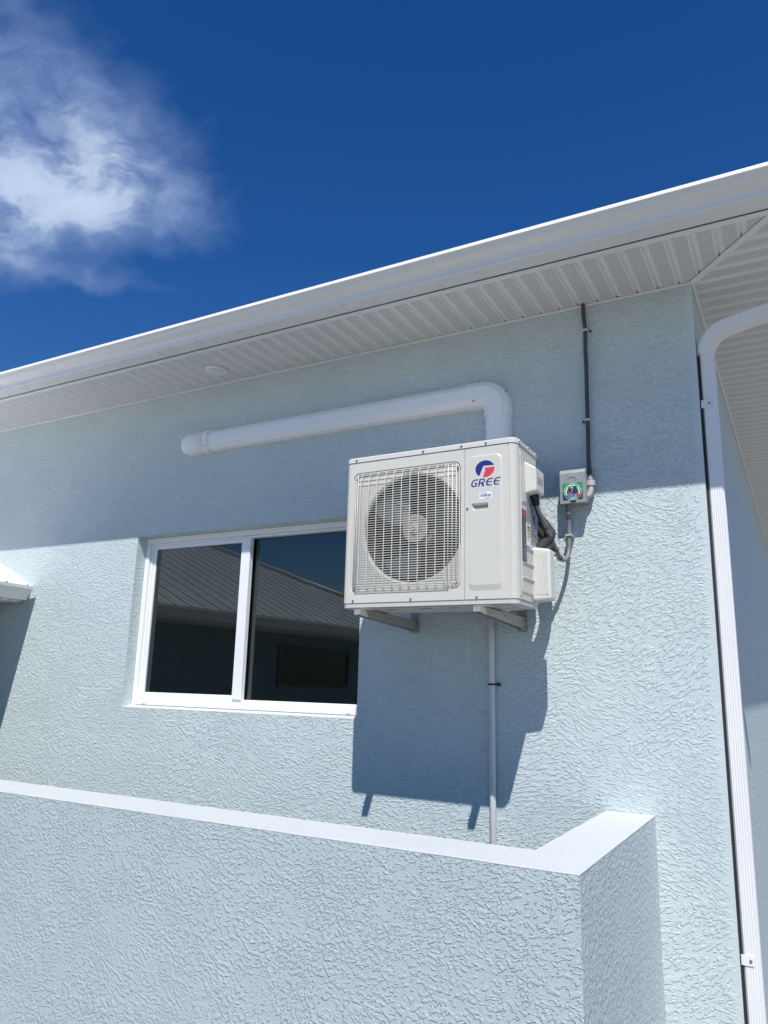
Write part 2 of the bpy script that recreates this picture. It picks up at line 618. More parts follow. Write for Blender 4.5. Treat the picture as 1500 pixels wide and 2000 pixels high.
# ------------------------------------------------------------------ the house
XC = -.421           # outside corner of the wall
XL, YB = -15.0, 17.0
SZ = 2.41            # soffit height
house = thing('house', 'pale blue stucco house with white eaves and a wide sliding window, filling the view', 'house', (-4, 0, GZ))
WX0, WX1, WZ0, WZ1 = -4.91, -2.683, -.24, 1.163
DW = .10             # depth of the window frame in the wall
m_ = MB()
top = SZ + .02
outer = [(XL, GZ-.05), (XC, GZ-.05), (XC, top), (XL, top)]
hole = [(WX0, WZ0), (WX1, WZ0), (WX1, WZ1), (WX0, WZ1)]
lo = m_.plate(outer, [hole], 0.0)
part('front_wall', m_, 'stucco_wall', house)
m_ = MB()
d2 = .24
for a, b in (((WX0, WZ0), (WX0, WZ1)), ((WX1, WZ1), (WX1, WZ0)), ((WX0, WZ1), (WX1, WZ1))):
    m_.quad([(a[0], 0, a[1]), (b[0], 0, b[1]), (b[0], d2, b[1]), (a[0], d2, a[1])])
part('window_reveal', m_, 'stucco_reveal', house)
m_ = MB()
m_.quad([(XC, 0, GZ-.05), (XC, YB, GZ-.05), (XC, YB, top), (XC, 0, top)])
m_.quad([(XC, YB, GZ-.05), (XL, YB, GZ-.05), (XL, YB, top), (XC, YB, top)])
m_.quad([(XL, YB, GZ-.05), (XL, 0, GZ-.05), (XL, 0, top), (XL, YB, top)])
part('side_wall', m_, 'stucco_side', house)
# pale scrape marks in the paint below and beside the pipe cover
rs = random.Random(11)
for pts in ([(-1.905, 1.735), (-1.84, 1.70), (-1.745, 1.685)], [(-2.03, 1.722), (-1.96, 1.690), (-1.87, 1.672), (-1.79, 1.668)],
            [(-2.02, 1.685), (-1.93, 1.640), (-1.80, 1.62)], [(-1.53, 1.86), (-1.47, 1.868)], [(-1.49, 1.90), (-1.475, 1.872)]):
    m_ = MB()
    cv = bez([(p[0], p[1], 0) for p in pts], 8)
    m_.stroke([(p.x, p.y+rs.uniform(-.002, .002)) for p in cv], [rs.uniform(.0022, .006) for _ in cv], lambda u, v: (u, -.0008, v))
    part('scrape_mark', m_, 'scrape', house)
# room behind the window
m_ = MB()
m_.box(-6.6, -1.2, .245, 4.2, -1.2, 2.3)
bm = m_.bm
for f in list(bm.faces):
    c = f.calc_center_median()
    if abs(c.y-.245) < 1e-4: bm.faces.remove(f)
part('room', m_, 'room_paint', house)
# window sill of the stucco (sloping)
m_ = MB()
m_.quad([(WX0, 0, WZ0), (WX1, 0, WZ0), (WX1, d2, WZ0+.035), (WX0, d2, WZ0+.035)])
part('window_sill', m_, 'stucco_coping', house)

# window
win = MB()
fy0, fy1 = DW, DW+.085
FX0, FX1, FZ0, FZ1 = WX0+.002, WX1-.002, WZ0+.014, WZ1-.002
def frame_rect(mb, x0, x1, z0, z1, wl, wr, wb, wt, y0, y1, bev=.003):
    mb.box(x0, x0+wl, y0, y1, z0, z1, bev)
    mb.box(x1-wr, x1, y0, y1, z0, z1, bev)
    mb.box(x0+wl+.0003, x1-wr-.0003, y0+.001, y1-.001, z0, z0+wb, bev)
    mb.box(x0+wl+.0003, x1-wr-.0003, y0+.001, y1-.001, z1-wt, z1, bev)
m_ = MB()
m_.box(FX0-.001, FX1+.001, fy0+.03, fy1-.01, FZ0, FZ0+.001)
part_win = MB()
frame_rect(part_win, FX0, FX1, FZ0, FZ1, .045, .05, .055, .045, fy0, fy1)
# stepped inner stop of the outer frame
frame_rect(part_win, FX0+.0455, FX1-.0505, FZ0+.0555, FZ1-.0455, .02, .02, .018, .018, fy0+.022, fy1-.003)
part_win.box(FX0+.05, FX1-.05, fy0-.012, fy0-.0005, FZ0+.004, FZ0+.022, .003)      # drip lip
frm = part('window', part_win, 'white_vinyl', house)
m_.bm.free()
# sash in front on the left, with meeting stile
xm0, xm1 = -3.862, -3.775
sz0, sz1 = FZ0+.074, FZ1-.064
m_ = MB()
m_.box(xm0, xm1, fy0+.006, fy0+.052, FZ0+.0735, FZ1-.064, .004)
m_.box(FX0+.066, FX0+.098, fy0+.030, fy0+.062, sz0, sz1, .003)
m_.box(FX0+.0985, xm0-.0005, fy0+.031, fy0+.061, sz0, sz0+.030, .003)
m_.box(FX0+.0985, xm0-.0005, fy0+.031, fy0+.061, sz1-.030, sz1, .003)
sash = part('sash', m_, 'white_vinyl', frm)
m_ = MB()
m_.box(xm0+.05, xm1+.045, fy0+.0765, fy0+.12, FZ0+.08, FZ1-.07, .003)
part('meeting_rail', m_, 'white_vinyl', frm)
m_ = MB(); m_.box(FX0+.09, xm0+.01, fy0+.044, fy0+.048, sz0+.02, sz1-.02)
part('pane', m_, 'window_glass', frm)
m_ = MB(); m_.box(xm1-.03, FX1-.06, fy0+.070, fy0+.074, FZ0+.065, FZ1-.055)
part('pane', m_, 'window_glass', frm)
m_ = MB()
for xa in (-3.70,):
    m_.box(xa-.012, xa+.012, fy0+.09, fy0+.11, .18, .30, .004)
part('latch', m_, 'white_vinyl', frm)
for xa in (FX0+.13, FX1-.14):   # weep covers on the bottom rail
    m_ = MB()
    m_.box(xa, xa+.045, fy0-.0135, fy0-.0124, FZ0+.008, FZ0+.014)
    part('weep_slot', m_, 'handle_grey', frm)

SR = .844            # the eave at the side is a little shallower
def so(o):
    return o*SR if o < .545 else o-.085
# eaves: profiles swept round the corner (o = distance out from the wall)
def sweep(mb, prof, closed=True, smooth=False, xl=XL, yb=YB):
    rows = [[mb.bm.verts.new((xl, -o, z)) for o, z in prof],
            [mb.bm.verts.new((XC+so(o), -o, z)) for o, z in prof],
            [mb.bm.verts.new((XC+so(o), yb, z)) for o, z in prof]]
    n = len(prof)
    for A, B in zip(rows, rows[1:]):
        for i in range(n if closed else n-1):
            f = mb.bm.faces.new((A[i], A[(i+1) % n], B[(i+1) % n], B[i])); f.smooth = smooth
    if closed:
        mb.bm.faces.new(rows[0][::-1]); mb.bm.faces.new(rows[-1])

m_ = MB()
sweep(m_, [(.600, SZ+.03), (.612, SZ+.03), (.612, SZ+.12), (.600, SZ+.12)])
part('fascia', m_, 'white_gutter', house)
m_ = MB()
gp = [(.6135, 2.522), (.6135, 2.406), (.728, 2.404), (.736, 2.408), (.739, 2.430)]
for k in range(1, 8):
    t = k/8
    a = t*math.pi
    gp.append((.739 + .066*(t - math.sin(2*math.pi*t)*.10), 2.430 + .070*(t + math.sin(2*math.pi*t)*.07)))
gp += [(.804, 2.499), (.806, 2.503), (.820, 2.505), (.822, 2.509), (.811, 2.535), (.807, 2.538), (.800, 2.537), (.800, 2.522)]
sweep(m_, gp)
part('gutter', m_, 'white_gutter', house)
m_ = MB()
sweep(m_, [(.546, 2.4075), (.592, 2.4075), (.592, 2.4125), (.546, 2.4125)])
sweep(m_, [(.002, 2.4015), (.022, 2.4035), (.022, 2.4105), (.002, 2.4105)])
# mitre strip
a = Vector((XC, 0)); dm = Vector((SR, -1)).normalized(); nm = Vector((1, SR)).normalized()
q = [a+dm*.02+nm*.022, a+dm*.02-nm*.022, a+dm*.74-nm*.022, a+dm*.74+nm*.022]
m_.prism([tuple(p) for p in q], 'z', 2.4045, 2.4080)
part('soffit_trim', m_, 'white_paint', house)

def soffit_profile(lo_, hi_):
    pts = []
    k0 = math.floor(lo_/SOFP); k1 = math.ceil(hi_/SOFP)
    for k in range(k0, k1):
        b = k*SOFP
        pts += [(b, 0), (b+.003, .011), (b+.013, .011), (b+.019, 0), (b+.0235, 0), (b+.0265, .003), (b+.030, .003), (b+.033, 0)]
    pts.append((k1*SOFP, 0))
    return pts
m_ = MB()
zs = 2.4125
prev = None
for x, dz in soffit_profile(XL, XC+.47):
    if x > XC+.45: break
    o1 = max(.003, (x-XC)/SR)
    c = (m_.bm.verts.new((x, -o1, zs+dz)), m_.bm.verts.new((x, -.56, zs+dz)))
    if prev: m_.bm.faces.new((prev[0], c[0], c[1], prev[1]))
    prev = c
part('soffit', m_, 'soffit_vinyl_front', house)
m_ = MB(); prev = None
for y, dz in soffit_profile(-.56, YB):
    if y < -.55: continue
    o1 = max(.003, -y*SR)
    c = (m_.bm.verts.new((XC+o1, y, zs+dz)), m_.bm.verts.new((XC+.475, y, zs+dz)))
    if prev: m_.bm.faces.new((prev[0], c[0], c[1], prev[1]))
    prev = c
part('soffit', m_, 'soffit_vinyl_side', house)
# roof (hipped) over a dark attic
m_ = MB()
e0 = -.66; ez = 2.54; sl = .42
xr = XC+.575; half = (YB+.66-e0)/2; ym = e0+half; rz = ez+half*sl
A, B, C_, D_ = (XL-.66, e0, ez), (xr, e0, ez), (xr, YB+.66, ez), (XL-.66, YB+.66, ez)
E1, F1 = (XL-.66+half, ym, rz), (xr-half, ym, rz)
m_.quad([A, B, F1, E1]); m_.quad([D_, E1, F1, C_])
m_.bm.faces.new([m_.bm.verts.new(p) for p in (B, C_, F1)])
m_.bm.faces.new([m_.bm.verts.new(p) for p in (D_, A, E1)])
m_.quad([(XL-.5, -.56, 2.44), (XC+.475, -.56, 2.44), (XC+.475, YB+.5, 2.44), (XL-.5, YB+.5, 2.44)])
part('roof', m_, 'metal_roof', house)

# ------------------------------------------------------------------ lower wing of the building on the left
WR = R(5.5)
WP = Vector((-6.128, -.05, 0))
wing = thing('house_wing', 'lower building wing with ribbed metal roof and white gutter at the left edge', 'building wing', (WP.x-1, -3.5, GZ))
def wl(x, y, z):
    """wing coordinates (x from gutter lip, y along the eave) to world"""
    c, s = math.cos(WR), math.sin(WR)
    return (WP.x + c*x - s*y, WP.y + s*x + c*y, z)
GZT = .781; YE = -7.4
def wbuild(name, mb, m, parent=wing):
    for v in mb.bm.verts: v.co = Vector(wl(*v.co))
    return part(name, mb, m, parent)
m_ = MB()
gprof = [(-.165, GZT-.012), (-.165, GZT-.125), (-.075, GZT-.126), (-.068, GZT-.105), (-.05, GZT-.08), (-.022, GZT-.045), (-.010, GZT-.033), (-.001, GZT-.03), (0, GZT-.002), (-.012, GZT), (-.013, GZT-.012)]
m_.prism(gprof, 'y', YE, 0.0)
wbuild('gutter', m_, 'white_gutter')
m_ = MB(); m_.prism([(-.182, GZT-.135), (-.1665, GZT-.135), (-.1665, GZT+.01), (-.182, GZT+.01)], 'y', YE+.17, .03)
m_.box(-.66, -.1825, YE+.17, .03, GZT-.142, GZT-.13)
wbuild('soffit', m_, 'soffit_vinyl_side')
WSL = .47
m_ = MB(); prev = None
xe, zeave = -.085, GZT+.006
y = .25
ribs = []
yy = []
P_ = .228
k = 0
while True:
    b = .25 - k*P_
    if b < YE-.1: break
    yy += [(b, 0), (b-.013, .014), (b-.027, .014), (b-.040, 0), (b-.095, 0), (b-.10, .005), (b-.112, .005), (b-.117, 0), (b-.15, 0), (b-.155, .005), (b-.167, .005), (b-.172, 0)]
    k += 1
for y, dz in yy:
    d = min(4.0, y-(YE-.085))
    if d <= 0: break
    c = (m_.bm.verts.new((xe, y, zeave+dz)), m_.bm.verts.new((xe-d, y, zeave+d*WSL+dz)))
    if prev: m_.bm.faces.new((prev[0], c[0], c[1], prev[1]))
    prev = c
# hip end and far side
cx = xe; cy = YE-.085
m_.bm.faces.new([m_.bm.verts.new(p) for p in ((cx, cy, zeave), (cx-4, cy+4, zeave+4*WSL), (cx-8, cy, zeave))])
m_.quad([(cx-4, cy+4, zeave+4*WSL), (cx-8, cy, zeave), (cx-8, .25, zeave), (cx-4, .25, zeave+4*WSL)])
wroof = wbuild('roof', m_, 'metal_roof')
m_ = MB()
m_.tube([(cx+.01, cy-.01, zeave+.02), (cx-4, cy+4, zeave+4*WSL+.025)], .045, 8)
m_.tube([(cx-4, cy+4, zeave+4*WSL+.025), (cx-4, .0, zeave+4*WSL+.025)], .045, 8)
wbuild('ridge_cap', m_, 'white_gutter')
m_ = MB()
m_.box(-7.5, -.66, YE+.66, .0, GZ-.05, GZT-.12)
wbuild('wall', m_, 'wing_stucco_shaded')
m_ = MB()
y0, y1, z0, z1 = -5.23, -3.71, -.04, .42
for a in ((y0-.05, y0, z0-.05, z1+.05), (y1, y1+.05, z0-.05, z1+.05), (y0+.001, y1-.001, z0-.05, z0), (y0+.001, y1-.001, z1, z1+.05)):
    m_.box(-.659, -.632, a[0], a[1], a[2], a[3], .003)
wwin = wbuild('window', m_, 'wing_frame')
m_ = MB(); m_.box(-.656, -.650, y0, y1, z0, z1)
wbuild('pane', m_, 'wing_pane', wwin)

# ------------------------------------------------------------------ low wall in front
LY0, LY1, LZ, LXR, LXI, LXL = -1.56, -1.256, -.664, -.79, -1.05, -6.72
lowwall = thing('low_wall', 'low pale blue stucco wall with a white coping in the foreground below the window', 'garden wall', (-3.5, -1.4, GZ))
m_ = MB()
ol = [(LXL, LY0), (LXR, LY0), (LXR, -.002), (LXI, -.002), (LXI, LY1), (LXL, LY1)]
m_.prism(ol, 'z', GZ-.05, LZ-.002)
m_.bm.normal_update()
for f in m_.bm.faces:
    if abs(f.normal.x) > .9: f.material_index = 1
part('wall_body', m_, ['stucco_low_wall', 'stucco_low_side_lit'], lowwall)
m_ = MB()
e = .0012
ol2 = [(LXL, LY0-e), (LXR+e, LY0-e), (LXR+e, -.002), (LXI-e, -.002), (LXI-e, LY1+e), (LXL, LY1+e)]
m_.prism(ol2, 'z', LZ-.003, LZ+.004, bev=.0025)
bmesh.ops.subdivide_edges(m_.bm, edges=[e_ for e_ in m_.bm.edges if e_.calc_length() > .2], cuts=60, use_grid_fill=False)
bmesh.ops.triangulate(m_.bm, faces=[f for f in m_.bm.faces if len(f.verts) > 4])
from mathutils import noise as _mn
for v in m_.bm.verts:
    if v.co.y > -.01: continue
    n_ = _mn.noise_vector(v.co*9.0)
    v.co += Vector((n_.x*.0006, n_.y*.0006, n_.z*.0014))
part('coping', m_, 'stucco_coping', lowwall)

# ================================================================== AIR CONDITIONER
F = -.695
AX0, AX1, AZ0, AZ1 = -2.398, -1.303, .442, 1.348
ABK = -.345
ac = thing('air_conditioner', 'off-white outdoor air conditioner unit with fan grille mounted on the wall beside the window', 'air conditioner', ((AX0+AX1)/2, -.5, AZ0))
LIDZ = 1.317
def plan(off=0.0, rl=.035, rr=.045):
    """plan outline of the cabinet, from back left round the front to back right"""
    P = [(AX0-off, ABK+off)]
    for k in range(7):
        a = R(180+90*k/6); P.append((AX0+rl+(rl+off)*math.cos(a), F+rl+(rl+off)*math.sin(a)))
    for k in range(7):
        a = R(270+90*k/6); P.append((AX1-rr+(rr+off)*math.cos(a), F+rr+(rr+off)*math.sin(a)))
    P.append((AX1+off, ABK+off))
    return P
# shell: left side with corner, right corner with flutes and side
m_ = MB()
pl = plan()
left = pl[:8] + [(-2.352, F)]
right = [(-1.383, F), (-1.352, F), (-1.349, F+.004), (-1.3465, F+.004), (-1.3435, F), (-1.3475+.012, F)] + pl[9:15] + [(AX1, F+.052), (AX1-.004, F+.055), (AX1-.004, F+.060), (AX1, F+.063), (AX1, ABK)]
right = [p for i, p in enumerate(right) if i == 0 or p[0] >= right[i-1][0]-.02]
for strip, nm_ in ((left, 'cabinet'), (right, 'cabinet')):
    m_ = MB()
    lo = [m_.bm.verts.new((x, y, AZ0+.012)) for x, y in strip]
    hi = [m_.bm.verts.new((x, y, LIDZ-.003)) for x, y in strip]
    for i in range(len(strip)-1):
        f = m_.bm.faces.new((lo[i], lo[i+1], hi[i+1], hi[i]))
    part(nm_, m_, 'ac_shell', ac)
# back: dark coil with frame
m_ = MB(); m_.box(AX0+.02, AX1-.02, ABK-.012, ABK-.002, AZ0+.03, LIDZ)
part('coil', m_, 'coil_dark', ac)

# fan panel with the recess
gx0, gx1, gz0, gz1 = -2.349, -1.632, .512, 1.250
fc = (-1.948, .887); fr_ = .330
m_ = MB()
po = [(-2.352, AZ0+.012), (-1.6095, AZ0+.012), (-1.6095, LIDZ-.003), (-2.352, LIDZ-.003)]
hol = rrect(gx0+.003, gx1, gz0, gz1, .045)
L = m_.plate(po, [hol], F)
hol2 = rrect(gx0+.011, gx1-.008, gz0+.008, gz1-.008, .04)
circ = [(fc[0]+fr_*math.cos(2*math.pi*k/72), fc[1]+fr_*math.sin(2*math.pi*k/72)) for k in range(72)]
L2 = m_.plate(hol2, [circ], F+.016)
m_.bridge(L[1], L2[0])
# bell mouth
prevr = L2[1]
for dy, dr in ((.006, -.006), (.02, -.011)):
    ring = [m_.bm.verts.new((fc[0]+(fr_+dr)*math.cos(2*math.pi*k/72), F+.016+dy, fc[1]+(fr_+dr)*math.sin(2*math.pi*k/72))) for k in range(72)]
    m_.bridge(prevr, ring, True); prevr = ring
fanpanel = part('fan_panel', m_, 'ac_shell', ac)
m_ = MB(); prevr = None
for dy, dr in ((.0202, -.0108), (.06, -.014), (.15, -.014)):
    ring = [m_.bm.verts.new((fc[0]+(fr_+dr)*math.cos(2*math.pi*k/72), F+.016+dy, fc[1]+(fr_+dr)*math.sin(2*math.pi*k/72))) for k in range(72)]
    if prevr: m_.bridge(prevr, ring, True)
    prevr = ring
part('fan_shroud', m_, 'shroud_dark', ac)

# service panel with the raised field
m_ = MB()
po = [(-1.6055, AZ0+.012), (-1.383, AZ0+.012), (-1.383, LIDZ-.003), (-1.6055, LIDZ-.003)]
A_ = rrect(-1.582, -1.372+.001, .500, 1.262, .028)
A_ = rrect(-1.582, -1.386, .500, 1.262, .028)
L = m_.plate(po, [A_], F)
B_ = rrect(-1.575, -1.393, .530, 1.254, .026)
RF = F-.013
Hh = [(-1.563, .985), (-1.463, .985), (-1.463, .958), (-1.470, .944), (-1.548, .944), (-1.556, .952)]
L2 = m_.plate(B_, [Hh], RF)
m_.bridge(L[1], L2[0], True)
H2 = [(-1.557, .976), (-1.468, .976), (-1.469, .960), (-1.475, .951), (-1.545, .951), (-1.550, .957)]
r2 = [m_.bm.verts.new((x, RF+.016, z)) for x, z in H2]
m_.bridge(L2[1], r2)
serv = part('service_panel', m_, 'ac_shell', ac)
m_ = MB(); m_.plate(H2, [], RF+.0158)
part('handle', m_, 'handle_grey', ac)
# dark seam behind the joint of the panels
m_ = MB(); m_.box(-1.611, -1.604, F+.003, F+.006, AZ0+.013, LIDZ-.004)
part('panel_seam', m_, 'handle_grey', ac)

# lid
m_ = MB()
po = plan(.004)
lo = [m_.bm.verts.new((x, y, LIDZ)) for x, y in po]
hi = [m_.bm.verts.new((x, y, AZ1-.006)) for x, y in po]
pi_ = plan(-.002)
t1 = [m_.bm.verts.new((x, y, AZ1)) for x, y in pi_]
for a, b in ((lo, hi), (hi, t1)):
    m_.bridge(a, b, False)
m_.bm.faces.new(t1); m_.bm.faces.new(lo[::-1])
part('top_cover', m_, 'ac_shell_light', ac)

# base pan with ribs underneath
m_ = MB()
pb = plan(-.004)
m_.prism(pb, 'z', AZ0-.014, AZ0+.0115)
for yy_ in (-.64, -.58, -.52, -.46, -.40):
    m_.box(AX0+.08, AX1-.08, yy_-.012, yy_+.012, AZ0-.022, AZ0-.0145, .003)
for xx in (-2.15, -1.92, -1.75):
    m_.box(xx, xx+.07, -.61, -.585, AZ0-.028, AZ0-.0225, .002)
part('base_pan', m_, 'base_pan', ac)
for xx in (-2.256, -1.514):
    for ya_, yb_ in ((F+.012, F+.07), (-.43, -.37)):
        m_ = MB()
        m_.box(xx-.05, xx+.05, ya_, yb_, AZ0-.0265, AZ0-.0145, .003)
        m_.disc((xx, (ya_+yb_)/2-.006, AZ0-.034), (0, 0, 1), .010, .02, 6)
        part('foot', m_, 'ac_shell', ac)

# wire guard
m_ = MB()
wr = .0019
yo = F-.020; yi = F+.010
wx0, wx1, wz0, wz1 = gx0+.016, gx1-.014, gz0+.016, gz1-.016
nrow = 49
for i in range(nrow):
    z = wz0+.012 + (wz1-wz0-.024)*i/(nrow-1)
    m_.tube([(wx0, yi, z), (wx0+.006, yi-.010, z), (wx0+.032, yo+.004, z), (wx0+.040, yo, z), (wx1-.060, yo, z), (wx1-.052, yo+.004, z), (wx1-.010, yi-.010, z), (wx1, yi, z)], wr, 5)
ncol = 11
for j in range(ncol):
    x = wx0+.055 + (wx1-wx0-.13)*j/(ncol-1)
    m_.tube([(x, yi, wz0-.004), (x, yi-.014, wz0), (x, yo-.003, wz0+.030), (x, yo-.004, wz0+.045), (x, yo-.004, wz1-.050), (x, yo-.003, wz1-.036), (x, yi-.014, wz1), (x, yi, wz1+.004)], .0024, 5)
for x, y_ in ((wx0+.012, yi-.013), (wx0+.034, yo+.002), (wx1-.055, yo+.002), (wx1-.034, yo+.012), (wx1-.012, yi-.012)):
    m_.tube([(x, y_-.002, wz0+.006), (x, y_-.002, wz1-.006)], .0024, 5)
rim = rrect(wx0-.004, wx1+.004, wz0-.006, wz1+.006, .04)
m_.tube([(x, F+.006, z) for x, z in rim], .0034, 6, closed=True)
for z_, y_ in ((wz0+.006, yi-.012), (wz0+.022, yo+.010), (wz1-.008, yi-.012), (wz1-.024, yo+.010)):
    m_.tube([(wx0+.01, y_, z_), (wx1-.01, y_, z_)], .0022, 5)
part('fan_grille', m_, 'ac_wire', ac)

# fan and motor
m_ = MB()
HY = F+.085
m_.disc((fc[0], HY+.03, fc[1]), (0, -1, 0), .070, .050, 32, .058)
for b in range(3):
    a0 = R(-104 + 120*b)
    n_r, n_a = 8, 9
    grid = []
    for i in range(n_r+1):
        t = i/n_r; r = .06 + t*.235
        row = []
        sweepa = R(-18*t*t + 6)
        wid = R(74 - 26*(1-t) - 14*t)
        for j in range(n_a+1):
            s = j/n_a
            a = a0 + sweepa + (s-.5)*wid*(1 if t > 0 else 1)
            row.append(m_.bm.verts.new((fc[0]+r*math.cos(a), HY - .005 + (s-.5)*(-.085)*(.6+.4*t) + .02*(s-.5)**2, fc[1]+r*math.sin(a))))
        grid.append(row)
    for i in range(n_r):
        for j in range(n_a):
            f = m_.bm.faces.new((grid[i][j], grid[i][j+1], grid[i+1][j+1], grid[i+1][j])); f.smooth = True
fan = part('fan', m_, 'ac_fan', ac)
m_ = MB()
m_.disc((fc[0], HY+.14, fc[1]), (0, -1, 0), .09, .10, 28, .082)
m_.box(fc[0]-.14, fc[0]+.14, HY+.145, HY+.165, fc[1]-.40, fc[1]+.40)
part('motor', m_, 'ac_motor', ac)
m_ = MB()
m_.disc((fc[0], HY-.0205, fc[1]), (0, -1, 0), .085, .006, 28, .078)
m_.disc((fc[0], HY-.0266, fc[1]), (0, -1, 0), .038, .0108, 20, .026)
m_.disc((fc[0], HY-.0376, fc[1]), (0, -1, 0), .010, .012, 6)
part('hub', m_, 'ac_motor', fan)
# dark inside of the cabinet
m_ = MB()
m_.box(AX0+.008, -1.62, F+.165+.02, ABK-.0125, AZ0+.03, LIDZ-.006)
part('heat_exchanger', m_, 'coil_dark', ac)

# side panel details on x = AX1
m_ = MB()
ys0, ys1 = -.632, -.362
L = m_.plate(rrect(ys0, ys1, .497, 1.275, .012, 3), [], AX1+.0045, axis='x')
base = [m_.bm.verts.new((AX1+.0004, p[0], p[1])) for p in rrect(ys0-.006, ys1+.006, .485, 1.281, .012, 3)]
m_.bridge(base, L[0])
for k in range(6):
    z = .575 + k*.085
    m_.prism([(AX1+.0046, z-.010), (AX1+.0105, z-.001), (AX1+.0105, z+.001), (AX1+.0046, z+.005)], 'y', ys0+.008, ys1-.01)
part('side_panel', m_, 'ac_shell', ac)
XS = AX1+.0112
def sticker(name, y0, y1, z0, z1, m, parent=ac, x=XS):
    q = MB(); q.box(x-.0065, x, y0, y1, z0, z1); return part(name, q, m, parent)
lab = sticker('warning_label', -.628, -.574, .662, .948, 'label_dark')
q = MB(); q.box(XS+.0001, XS+.0006, -.6275, -.5745, .912, .9475); part('label_header', q, 'label_red', lab)
q = MB()
rnd = random.Random(3)
for k in range(16):
    z = .900-k*.0145
    y = -.622
    while y < -.582:
        w_ = rnd.uniform(.004, .012)
        q.box(XS+.0001, XS+.0005, y, min(y+w_, -.579), z-.0042, z)
        y += w_+.0035
part('label_lines', q, 'silver_plate', lab)
pl_ = sticker('rating_plate', -.562, -.368, .800, 1.030, 'silver_plate')
q = MB()
for k in range(9):
    q.box(XS+.0001, XS+.0005, -.50, -.50+rnd.uniform(.05, .10), .99-k*.020, .994-k*.020)
q.box(XS+.0001, XS+.0005, -.455, -.415, .90, .955)
part('label_lines', q, 'sticker_ink', pl_)
wl_ = sticker('caution_label', -.568, -.505, .755, .885, 'sticker_white', x=XS+.0012)
q = MB()
q.box(XS+.0013, XS+.0018, -.566, -.534, .790, .884)
part('caution_symbol', q, 'label_yellow', wl_)
q = MB()
ctr = (-.550, .862)
tri = [(ctr[0]-.014, ctr[1]-.010), (ctr[0]+.014, ctr[1]-.010), (ctr[0], ctr[1]+.014)]
q.prism(tri, 'x', XS+.0019, XS+.0023)
q.box(XS+.0019, XS+.0023, -.556, -.544, .838, .847)
for k in range(4): q.box(XS+.0013, XS+.0018, -.531, -.509, .86-k*.016, .866-k*.016)
part('caution_print', q, 'label_black', wl_)

# cover over the wiring terminals
m_ = MB()
tx = -1.236
m_.hexa([(AX1, -.565, 1.052), (tx, -.556, 1.066), (tx, -.410, 1.066), (AX1, -.398, 1.052),
         (AX1, -.575, 1.240), (tx, -.560, 1.197), (tx, -.410, 1.197), (AX1, -.398, 1.240)], .008)
tcov = part('terminal_cover', m_, 'ac_shell_light', ac)
m_ = MB()
m_.box(tx-.010, tx+.0006, -.535, -.440, 1.112, 1.152, .0)
part('grip_slot', m_, 'handle_grey', tcov)
m_ = MB(); m_.box(AX1+.002, AX1+.006, -.60, -.395, 1.00, 1.262, .002)
part('terminal_plate', m_, 'ac_shell', ac)
# cover over the pipe valves
m_ = MB()
vx = -1.200
m_.hexa([(AX1, -.452, .461), (vx, -.446, .470), (vx, -.352, .470), (AX1, -.352, .461),
         (AX1, -.452, .768), (vx, -.446, .752), (vx, -.352, .752), (AX1, -.352, .768)], .013)
vcov = part('valve_cover', m_, 'ac_shell_light', ac)
m_ = MB()
for k in range(6):
    xa = AX1+.018+k*.0135
    m_.hexa([(xa, -.4535, .50), (xa+.005, -.4535, .50), (xa+.005, -.444, .50), (xa, -.444, .50),
             (xa-.008+.004*0, -.4545, .735), (xa-.003, -.4545, .735), (xa-.003, -.444, .735), (xa-.008, -.444, .735)])
part('cover_rib', m_, 'ac_shell_light', vcov)
# screws
for x, z in ((-2.324, 1.331), (-1.87, 1.331), (-1.627, 1.331), (-1.478, 1.330)):
    m_ = MB(); m_.disc((x, F-.0035, z), (0, -1, 0), .0075, .006, 12, .005); part('screw', m_, 'screw_steel', ac)
for x, z in ((-2.320, .467), (-1.938, .467), (-1.537, .465), (-1.591, .962)):
    m_ = MB(); m_.disc((x, F+.001, z), (0, -1, 0), .0075, .007, 12, .005); part('screw', m_, 'screw_steel', ac)
for x, z in ((gx0+.03, gz0+.035), (gx1-.025, gz0+.035), (gx1-.025, gz1-.04), (gx0+.03, gz1-.04)):
    m_ = MB(); m_.disc((x, F+.016, z), (0, -1, 0), .010, .016, 12, .006); part('screw', m_, 'screw_steel', ac)
for y, z in ((-.652, 1.334), (-.50, 1.334), (-.37, 1.334), (-.650, .47), (-.47, .475)):
    m_ = MB(); m_.disc((AX1+.003, y, z), (1, 0, 0), .007, .005, 12, .005); part('screw', m_, 'screw_steel', ac)

# emblem and lettering on the raised field
EY = RF-.0006
ec = (-1.481, 1.178); erx, ery = .0565, .0485
def efn(u, v): return (ec[0]+erx*u, EY, ec[1]+ery*v)
def arc(a0, a1, n=28): return [(math.cos(R(a0+(a1-a0)*k/n)), math.sin(R(a0+(a1-a0)*k/n))) for k in range(n+1)]
m_ = MB(); m_.poly(arc(20, 234) + [(-.16, .37)], efn)
part('emblem', m_, 'logo_blue', ac)
m_ = MB(); m_.poly([(-.02, .12)] + arc(7, -103)+[(.03, -.19), (.02, -.02)], efn)
part('emblem', m_, 'logo_red', ac)
m_ = MB()
lay = [0]
SH = .28
def lfn(ox):
    lay[0] += 1
    dy = EY-.0002*(lay[0] % 4)
    def fn(u, v): return (-1.567+ox+(u+SH*v)*.036, dy, 1.079+v*.043)
    return fn
ST = [.05, .17, .19, .19, .17, .05]
def letterE(ox):
    m_.stroke([(1.02, .93), (.66, .93), (.32, .88), (.14, .70), (.09, .5), (.14, .26), (.32, .10), (.66, .07), (.98, .07)],
              [.10, .13, .17, .22, .25, .22, .17, .13, .11], lfn(ox))
    m_.stroke([(.12, .50), (.92, .50)], [.16, .11], lfn(ox))
